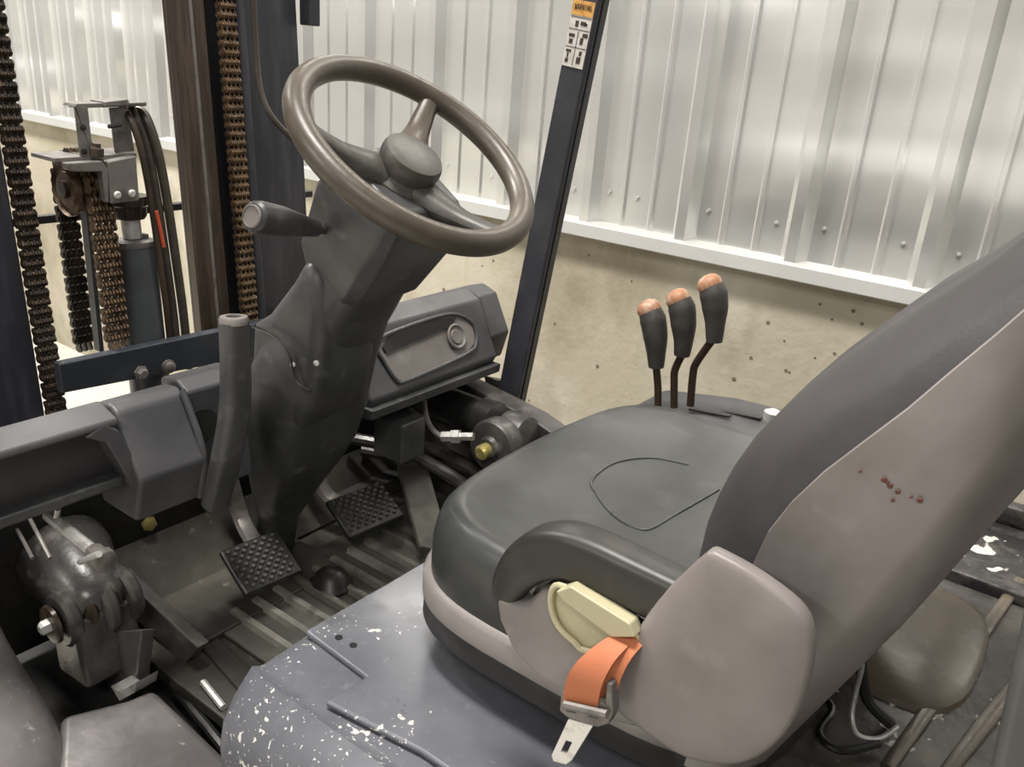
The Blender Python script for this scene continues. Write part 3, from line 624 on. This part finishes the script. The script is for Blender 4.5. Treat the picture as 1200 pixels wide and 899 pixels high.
part('sill_tube', MB().tube([W(165, 760, 'Z', -.86), W(200, 800, 'Z', -.86), W(265, 880, 'Z', -.86)], .007, 8, sub=3), 'black', sf)
part('chassis_side', MB().prism(XZ([(-1.3, -.9), (.1, -.9), (.1, -1.3), (-1.3, -1.3)], .42), (0, .80, 0)), 'body', F, bevel=.01)
part('underfloor_frame', MB().box((-.95, .84, -.90), (.5, .9, .04)), 'dark', F)
# front wheels and rear wheels, down on the floor
def wheel(x, y, r, w, side):
    o = part('tyre', MB().lathe([(r * .55, 0), (r * .9, 0), (r, .02), (r, w - .02), (r * .9, w), (r * .55, w)], V((x, y, FL + r)), (0, 1, 0), 48), 'black', F)
    part('wheel_rim', MB().lathe([(.03, -.01), (.05, -.01), (.06, .02), (r * .5, .03), (r * .56, .005), (r * .56, w - .01), (.05, w - .01)], V((x, y, FL + r)), (0, 1, 0), 32), 'fender', o)
wheel(-1.12, .22, .33, .2, 0); wheel(-1.12, 1.22, .33, .2, 1)
wheel(.55, .34, .27, .17, 0); wheel(.55, 1.15, .27, .17, 1)

# --- engine hood
def hood_ring(x, top, inset=0, y0=.405, y1=1.30):
    """section in the YZ plane, near side rounded"""
    zt = top; r = .055
    pts = [(y0 + .012 + inset, -1.15), (y0 + inset, -.80), (y0 + inset, zt - .075), (y0 + .006 + inset, zt - .045), (y0 + .022 + inset, zt - .020), (y0 + .036 + inset, zt - .006), (y0 + .046 + inset, zt + .003),
           (y0 + .056 + inset, zt - .003), (y0 + .064 + inset, zt - .004), (y0 + .13, zt - .001), (y0 + .28, zt), (y1 - .13, zt), (y1 - .05, zt - .01), (y1 - .01, zt - .04), (y1, zt - .09), (y1, -1.15)]
    return [V((x, y, z)) for y, z in pts]
hr = [hood_ring(-.650, -.80, .055, .405, 1.28), hood_ring(-.661, -.72, .034, .405, 1.29), hood_ring(-.661, -.675, .024), hood_ring(-.655, -.655, .016), hood_ring(-.642, -.644, .008), hood_ring(-.620, -.640, .002), hood_ring(-.58, -.640), hood_ring(-.30, -.640), hood_ring(-.0, -.640), hood_ring(.12, -.640)]
hood = part('engine_hood', MB().loft(hr), 'hood', F, smooth=50, label='slate engine hood with white paint chips under the seat')
part('hood_step', MB().prism([W(357, 746, 'Z', -.642), W(428, 800, 'Z', -.642), W(380, 829, 'Z', -.642), V((-.42, .486, -.642)), V((.1, .486, -.642)), V((.1, 1.15, -.642)), V((-.635, 1.15, -.642))], (0, 0, .008)), 'hood', hood, bevel=.004, seg=3, label='raised panel of the hood under the seat')
for px, py in ((397, 748), (414, 757)):
    part('hood_hole', MB().lathe([(.0045, 0), (.0045, .0008), (.001, .001)], W(px, py, 'Z', -.6340), (0, 0, 1), 12), 'black', hood)

# --- rear: flaked counterweight shelf, tan stained cover, wire, rear pillar
part('counterweight', MB().prism([V((-.02, 1.12, -.70)), V((-.16, 1.12, -.70)), V((-.16, 1.40, -.70)), V((.7, 1.40, -.70)), V((.7, .30, -.70)), V((.13, .30, -.70)), V((.13, 1.12, -.70))], (0, 0, .055)), 'flaked', F, bevel=.008, label='black counterweight top with flaked white paint')
part('counterweight_body', MB().box((.45, .83, -1.05), (.62, 1.05, .70)), 'body', F, bevel=.04)
part('rear_deck', MB().prism([V((-.20, .50, -.636)), V((.12, .50, -.636)), V((.12, 1.19, -.636)), V((-.20, 1.19, -.636))], (0, 0, .006)), 'flaked2', F, bevel=.002, label='dark greasy deck behind the seat')
part('filler_cover', MB().loft([ring(-.085, 1.01, -.631, .080, .14, 24, 3), ring(-.085, 1.01, -.624, .078, .136, 24, 3), ring(-.085, 1.01, -.619, .070, .125, 24, 3), ring(-.085, 1.01, -.618, .02, .04, 24, 3)]), 'tan', F, label='tan oil stained rounded cover behind the seat')
for k, (a, b) in enumerate((((1196, 680), (1040, 900)), ((1200, 790), (1110, 905)))):
    A_, B_ = W(*a, 'Z', -.628), W(*b, 'Z', -.628)
    part('deck_ridge', MB().tube([A_, A_.lerp(B_, .5), B_], [.007, .009, .007], 12, sub=3, flat=.5, up=(0, 0, 1)), 'tan', F)
part('rear_channel', MB().prism([V((-.09, 1.20, -.64)), V((.13, 1.20, -.64)), V((.13, 1.235, -.64)), V((-.09, 1.235, -.64))], (0, 0, .022)), 'flaked', F, bevel=.004)
part('rear_channel', MB().prism([V((-.13, 1.46, -.64)), V((.13, 1.46, -.64)), V((.13, 1.49, -.64)), V((-.13, 1.49, -.64))], (0, 0, .03)), 'flaked', F, bevel=.004)
part('rear_side_shelf', MB().box((.02, 1.40, -.66), (.40, .26, .03)), 'flaked', F, bevel=.004)
wp = [W(1006, 755, 'Y', .80), W(1010, 780, 'Y', .80), W(1003, 810, 'Y', .80), W(998, 840, 'Y', .79), W(1005, 862, 'Y', .78), W(1030, 866, 'Y', .79), W(1052, 852, 'Y', .81)]
part('loose_wire', MB().tube(wp, .0028, 8), 'steel', F, label='thin pale wire looping down behind the seat')
part('cable_sleeve', MB().tube([W(1003, 745, 'Y', .81), W(1009, 780, 'Y', .81), W(1016, 820, 'Y', .82), W(1045, 850, 'Y', .83)], .006, 8), 'black', F)
part('thin_cable', MB().tube([W(945, 800, 'Z', -.62), W(975, 830, 'Z', -.62), W(960, 860, 'Z', -.62), W(985, 880, 'Z', -.62), W(1030, 872, 'Z', -.62)], .004, 8), 'black', F)
rp0 = V((.043, .50, -.66)); rpd = V((-.11, 0, 1.2))
part('rear_guard_pillar', MB().prism([rp0, rp0 + V((.07, 0, 0)), rp0 + V((.07, .05, 0)), rp0 + V((0, .05, 0))], rpd), 'rearpaint', F, bevel=.008, label='grey rear overhead guard pillar at the right edge')

# --- hydraulic control console and three levers
cc = part('control_console', MB().prism(XZ([(-.66, -.60), (-.60, -.535), (-.47, -.512), (-.33, -.505), (-.28, -.53), (-.24, -.62)], 1.16), (0, .17, 0)), 'plastic2', F, bevel=.01, seg=3, label='dusty console beside the seat carrying the levers')
for x, y in ((-.47, 1.22), (-.43, 1.25)):
    part('lever_slot', MB().box((x, y, -.509), (.07, .010, .003), Matrix.Rotation(-.12, 3, 'Y')), 'black', cc)
part('console_cap', MB().lathe([(.014, 0), (.014, .012), (.006, .016), (.001, .016)], W(905, 492, 'Y', 1.18), (0, 0, 1), 14), 'steel', cc)
part('side_handle', MB().tube([W(915, 500, 'Y', 1.15), W(928, 480, 'Y', 1.15), W(948, 462, 'Y', 1.15), W(965, 452, 'Y', 1.15)], .009, 10), 'black', F)
levers = [([(771, 478), (771, 455), (769, 430)], [(769, 431), (769, 415), (768, 395), (765, 375), (760, 362)], 1.20, 'left'),
          ([(790, 478), (790, 450), (791, 434), (800, 415)], [(799, 417), (801, 400), (801, 382), (799, 362), (794, 350)], 1.205, 'mid'),
          ([(809, 476), (812, 440), (816, 426), (834, 400)], [(837, 401), (838, 380), (838, 362), (836, 345), (831, 333)], 1.21, 'right')]
LB = {'left': 'shortest hydraulic lever with orange cap, nearest the steering wheel', 'mid': 'middle hydraulic lever with orange cap', 'right': 'tallest bent hydraulic lever with orange cap, nearest the backrest'}
for rodp, gp, y, k in levers:
    lv = part('control_lever', MB().tube([W(a, b, 'Y', y) for a, b in rodp], .0062, 10, sub=5), 'leverrod', F, label=LB[k])
    g = [W(a, b, 'Y', y) for a, b in gp]
    part('lever_grip', MB().tube(g, [.0125, .0155, .0200, .0215, .0175], 16, sub=5), 'grip', lv)
    top = g[-1]; dr = (g[-1] - g[-2]).normalized()
    part('grip_cap', MB().lathe([(.0195, -.006), (.0198, .001), (.0165, .008), (.010, .0125), (.001, .0145)], top, (dr + V((-.2, -.25, .2))).normalized(), 20), 'orangecap', lv, label='worn orange cap')

# --- seat
def seat_ring(inset, z, x0=-.555, x1=-.13, y0=.575, y1=1.085, n=64, e=4.2):
    cx, cy_ = (x0 + x1) / 2, (y0 + y1) / 2; hx, hy = (x1 - x0) / 2 - inset, (y1 - y0) / 2 - inset
    out = []
    for j in range(n):
        a = 2 * math.pi * j / n; c, s_ = math.cos(a), math.sin(a)
        x = math.copysign(abs(c) ** (2 / e), c) * hx; y = math.copysign(abs(s_) ** (2 / e), s_) * hy
        # front edge bows forward in the middle
        if x < 0: x -= .012 * (1 - (y / hy) ** 2)
        out.append(V((cx + x, cy_ + y, z)))
    return out
def seat_top(p):
    v = (p.y - .83) / .255; u = (p.x + .555) / .42
    z = -.462 + .020 * max(0, abs(v) - .45) ** 1.2 * (1 - .2 * u) - .010 * math.sin(max(0, min(1, u)) * math.pi) * (1 - v * v)
    z += .006 * math.exp(-((u - .12) / .18) ** 2)
    # stitched crease: pointed arch around the middle
    yc = -9 if True else .105 * (1 - max(0, (.62 - u) / .45) ** 2) if u > .17 else -1
    if 0.17 < u < .98: z -= .0055 * math.exp(-((abs(p.y - .83) - yc) / .006) ** 2)
    return z
cush = []
for t in [0.02, .08, .15, .22, .29, .36, .43, .5, .57, .64, .70, .76, .82, .87, .91]:
    r_ = [V(p) for p in seat_ring(0, 0)]
    c0 = V((-.3425, .83, 0)); r_ = [c0 + (p - c0) * t for p in r_]
    for p in r_: p.z = seat_top(p)
    cush.append(r_)
for t, dz in ((.94, .005), (.965, .013), (.984, .026), (.997, .044), (1.0, .070), (.999, .086), (.988, .096)):
    r_ = [V(p) for p in seat_ring(0, 0)]; c0 = V((-.3425, .83, 0)); r_ = [c0 + (p - c0) * t for p in r_]
    for p in r_:
        zz = seat_top(p); p.z = zz * (1 - 0) - dz
    cush.append(r_)
seat = part('seat', MB().loft(cush), 'vinyl', F, smooth=80, label='black vinyl forklift seat cushion worn shiny')
def on_seat(px, py):
    z = -.465
    for _ in range(6):
        p = W(px, py, 'Z', z); z = seat_top(p)
    return W(px, py, 'Z', z + .0005)
for q in ([(807, 545), (766, 537), (722, 542), (694, 562), (700, 580), (718, 603), (742, 618), (762, 620), (790, 604), (842, 574)],):
    part('stitched_crease', MB().tube([on_seat(a, b) for a, b in q], .0021, 8, flat=.7), 'vinyl', seat)
part('seat_pan', MB().loft([seat_ring(-.001, -.534, x0=-.555), seat_ring(-.007, -.540), seat_ring(-.007, -.563), seat_ring(.0, -.568)]), 'greyplastic', seat, smooth=50, label='taupe plastic rim below the cushion')
part('seat_skirt', MB().loft([seat_ring(-.004, -.562), seat_ring(-.006, -.590), seat_ring(.012, -.61), seat_ring(.055, -.63), seat_ring(.065, -.634)]), 'bracket', seat, smooth=50, label='black skirt under the seat')

def lin(tab, z):
    tab = sorted(tab)
    if z <= tab[0][0]: a, b = tab[0], tab[1]
    elif z >= tab[-1][0]: a, b = tab[-2], tab[-1]
    else:
        for i in range(len(tab) - 1):
            if tab[i][0] <= z <= tab[i + 1][0]: a, b = tab[i], tab[i + 1]; break
    return a[1] + (b[1] - a[1]) * (z - a[0]) / (b[0] - a[0])
XC = [(-.56, -.165), (-.428, -.111), (-.368, -.087), (-.284, -.058), (-.225, -.037), (-.188, -.022), (-.1, .012), (.05, .070)]
XF = [(-.56, -.19), (-.43, -.176), (-.341, -.166), (-.314, -.160), (-.271, -.142), (-.234, -.117), (-.195, -.090), (-.152, -.064), (-.116, -.041), (.0, .020), (.05, .05)]
XQ = [(-.50, -.225), (-.47, -.232), (-.43, -.250), (-.367, -.247), (-.297, -.226), (-.236, -.190), (-.166, -.134), (-.119, -.086), (-.05, -.035), (.0, -.004), (.05, .03)]
YC = .83; HWB = .262
sh_r = []
zs = [-.56 + .0305 * k for k in range(21)]
for z in zs:
    xf, xc = lin(XF, z), lin(XC, z)
    tw = 1.0 - max(0, (z + .02)) * 1.2
    half = [(xf + .008, HWB - .010), (xf + .001, HWB - .004), (xf + .002, HWB + .001), ((xf + xc) / 2, HWB + .003), (xc - .006, HWB + .001), (xc + .002, HWB - .004), (xc + .014, HWB - .018), (xc + .030, HWB - .05), (xc + .034, HWB - .10)]
    near = [V((x, YC - h * tw, z)) for x, h in half]; far = [V((x, YC + h * tw, z)) for x, h in half[::-1]]
    sh_r.append(near + far)
part('backrest_shell', MB().loft(sh_r), 'greyplastic', seat, smooth=40, label='taupe plastic backrest shell with small red scuffs')
bc = []
n = 30
for i, z in enumerate(zs[2:]):
    xf, xq = lin(XF, z), lin(XQ, z)
    pts = []
    for k in range(n + 1):
        s_ = -1 + 2 * k / n
        b_ = (1 - abs(s_) ** 3.4) ** .55
        wing = .016 * math.exp(-((abs(s_) - .72) / .14) ** 2)
        pts.append(V((xf + .02 - (xf + .02 - xq) * b_ - wing * b_ * .5, YC + s_ * (HWB - .008), z)))
    pts.append(V((xf + .03, YC + (HWB - .03), z))); pts.append(V((xf + .03, YC - (HWB - .03), z)))
    bc.append(pts)
part('backrest_cushion', MB().loft(bc), 'backvinyl', seat, smooth=80, label='matt black padded backrest')
sm = MB()
for px, py, r in ((1008, 553, .0016), (1036, 563, .003), (1043, 570, .003), (1052, 577, .0026), (1046, 587, .002), (1068, 583, .0015), (1078, 587, .003), (1040, 566, .002)):
    c = W(px, py, 'Y', YC - HWB - .0035); r *= .7; sm.lathe([(r, 0), (r * .8, .0006), (.0002, .0008)], c, (0, -1, 0), 7)
part('red_scuffs', sm, mat('dried_red_scuff', (.11, .035, .028), .7), seat, kind='stuff')

# hip guard: loop, recessed pocket, rounded side shield
YG = .535
loop = [(594, 706), (600, 684), (616, 662), (640, 647), (668, 646), (702, 658), (750, 681), (815, 712)]
part('hip_guard_handle', MB().tube([W(a, b, 'Y', YG) for a, b in loop], [.012, .0165, .0205, .0225, .0235, .0235, .023, .022], 24, sub=5, flat=.85, sq=3.6, up=(0, 1, 0)), 'bracket', seat, label='black looped grab bar beside the cushion')
lp = [(579, 700), (590, 704), (602, 708), (616, 708), (632, 692), (650, 690), (700, 722), (770, 770), (760, 860), (715, 848), (660, 815), (622, 790), (598, 762), (583, 728)]
part('hip_guard_panel', MB().prism([W(a, b, 'Y', YG - .014) for a, b in lp], (0, .035, 0)), 'greyplastic', seat, bevel=.007, seg=3, label='taupe lower panel of the hip guard')
pk = [(648, 690), (662, 688), (700, 712), (738, 736), (752, 760), (690, 764), (672, 752), (655, 735), (646, 712)]
part('belt_pocket', MB().tube([W(a, b, 'Y', YG - .020) for a, b in pk], .0028, 8, closed=True, sub=3), 'cream', seat, label='aged cream plastic belt guide rim')
part('belt_guide', MB().prism([W(a, b, 'Y', YG - .017) for a, b in pk], (0, .01, 0)), 'cream', seat, bevel=.002, label='aged cream plastic belt guide')
part('belt_guide_ledge', MB().prism([W(a, b, 'Y', YG - .030) for a, b in [(651, 694), (668, 688), (738, 732), (744, 748), (716, 748), (660, 706)]], (0, .014, 0)), 'cream', seat, bevel=.0015)
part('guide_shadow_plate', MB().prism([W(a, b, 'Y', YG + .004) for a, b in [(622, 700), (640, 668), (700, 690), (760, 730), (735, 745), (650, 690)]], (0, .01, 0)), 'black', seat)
def smooth_poly(pts, k=4):
    out = []; n_ = len(pts)
    for i in range(n_):
        a, b, c, d = [V(pts[(i + j) % n_]) for j in (-1, 0, 1, 2)]
        for q in range(k):
            t = q / k
            out.append(.5 * ((2 * b) + (c - a) * t + (2 * a - 5 * b + 4 * c - d) * t * t + (3 * b - a - 3 * c + d) * t ** 3))
    return out
gp = [(829, 650), (835, 651), (872, 671), (910, 697), (938, 722), (949, 750), (947, 790), (936, 830), (915, 868), (885, 893), (850, 902), (800, 893), (760, 868), (722, 838), (714, 812), (718, 788), (738, 750), (766, 708), (800, 673), (824, 652)]
YS = .512
gw = smooth_poly([W(a, b, 'Y', YS) for a, b in gp], 3)
gc = sum(gw, V()) / len(gw)
rings_ = []
for t, dy in ((.03, -.006), (.3, -.006), (.55, -.005), (.75, -.003), (.88, .0), (.95, .002), (.985, .004), (1.0, .008), (1.0, .013), (.97, .018), (.5, .020), (.03, .020)):
    rings_.append([gc + (p - gc) * t + V((0, dy, 0)) for p in gw])
part('hip_guard_shield', MB().loft(rings_), 'greyplastic', seat, smooth=60, label='smooth taupe rounded side shield of the seat')

# seat belt
bpp = [((741, 729), (749, 741), .528), ((728, 738), (745, 749), .515), ((705, 752), (733, 761), .500), ((684, 768), (719, 777), .489), ((670, 784), (708, 797), .483), ((662, 802), (702, 816), .482), ((659, 828), (700, 836), .485)]
bw = []
for i in range(len(bpp) - 1):
    for q in range(4):
        t = q / 4; g = lambda j, k: V((*bpp[max(0, min(len(bpp) - 1, j))][k], 0)); y_ = lambda j: bpp[max(0, min(len(bpp) - 1, j))][2]
        cm = lambda a, b, c, d: .5 * ((2 * b) + (c - a) * t + (2 * a - 5 * b + 4 * c - d) * t * t + (3 * b - a - 3 * c + d) * t ** 3)
        l_, r_ = [cm(*[g(i + w_, k) for w_ in (-1, 0, 1, 2)]) for k in (0, 1)]; yy = cm(*[y_(i + w_) for w_ in (-1, 0, 1, 2)])
        L_, R_ = W(l_.x, l_.y, 'Y', yy), W(r_.x, r_.y, 'Y', yy + .002)
        bw.append([L_, R_, R_ + V((0, .002, 0)), L_ + V((0, .002, 0))])
belt = part('seat_belt', MB().loft(bw), 'orange', F, label='orange seat belt webbing hanging over the hip guard')
bw2 = [[p + V((.010, .010, .004)) for p in r_] for r_ in bw[6:]]
part('belt_return', MB().loft(bw2), 'orange', belt)
YB = .486
bo = [(657, 812), (663, 807), (668, 818), (708, 826), (710, 800), (717, 803), (718, 838), (712, 850), (700, 854), (664, 842), (655, 834)]
bmb = MB().prism([W(a, b, 'Y', YB) for a, b in bo], (0, .012, 0))
part('buckle_frame', bmb, 'caststeel', belt, bevel=.002, label='dark metal belt buckle frame')
part('buckle_bar', MB().tube([W(662, 826, 'Y', YB - .004), W(712, 838, 'Y', YB - .004)], .0035, 8, sub=1), 'caststeel', belt)
for a, b in ((671, 833), (697, 839)):
    part('buckle_slot', MB().prism([W(a - 6, b - 3, 'Y', YB - .001), W(a + 5, b - 1, 'Y', YB - .001), W(a + 4, b + 3, 'Y', YB - .001), W(a - 7, b + 1, 'Y', YB - .001)], (0, -.001, 0)), 'black', belt)
tg = MB()
A = [W(a, b, 'Y', YB + .003) for a, b in ((666, 843), (695, 851), (670, 892), (663, 897), (648, 893), (646, 886))]
Bh = [W(a, b, 'Y', YB + .003) for a, b in ((663, 869), (670, 871), (664, 883), (657, 881))]
d3 = V((0, .0025, 0))
vs = A + Bh; nA = 6
fr_ = [(0, 1, 7, 6), (1, 2, 8, 7), (2, 3, 8), (3, 9, 8), (3, 4, 9), (4, 5, 9), (5, 0, 6, 9)]
allv = vs + [p + d3 for p in vs]; nf = len(vs)
fs = fr_ + [tuple(i + nf for i in f[::-1]) for f in fr_]
for lp_ in ([0, 1, 2, 3, 4, 5], [9, 8, 7, 6]):
    for i in range(len(lp_)):
        a, b = lp_[i], lp_[(i + 1) % len(lp_)]; fs.append((b, a, a + nf, b + nf))
tg.add(allv, fs)
part('belt_tongue', tg, 'steel', belt, bevel=.0008, label='bright steel belt tongue with a slot')
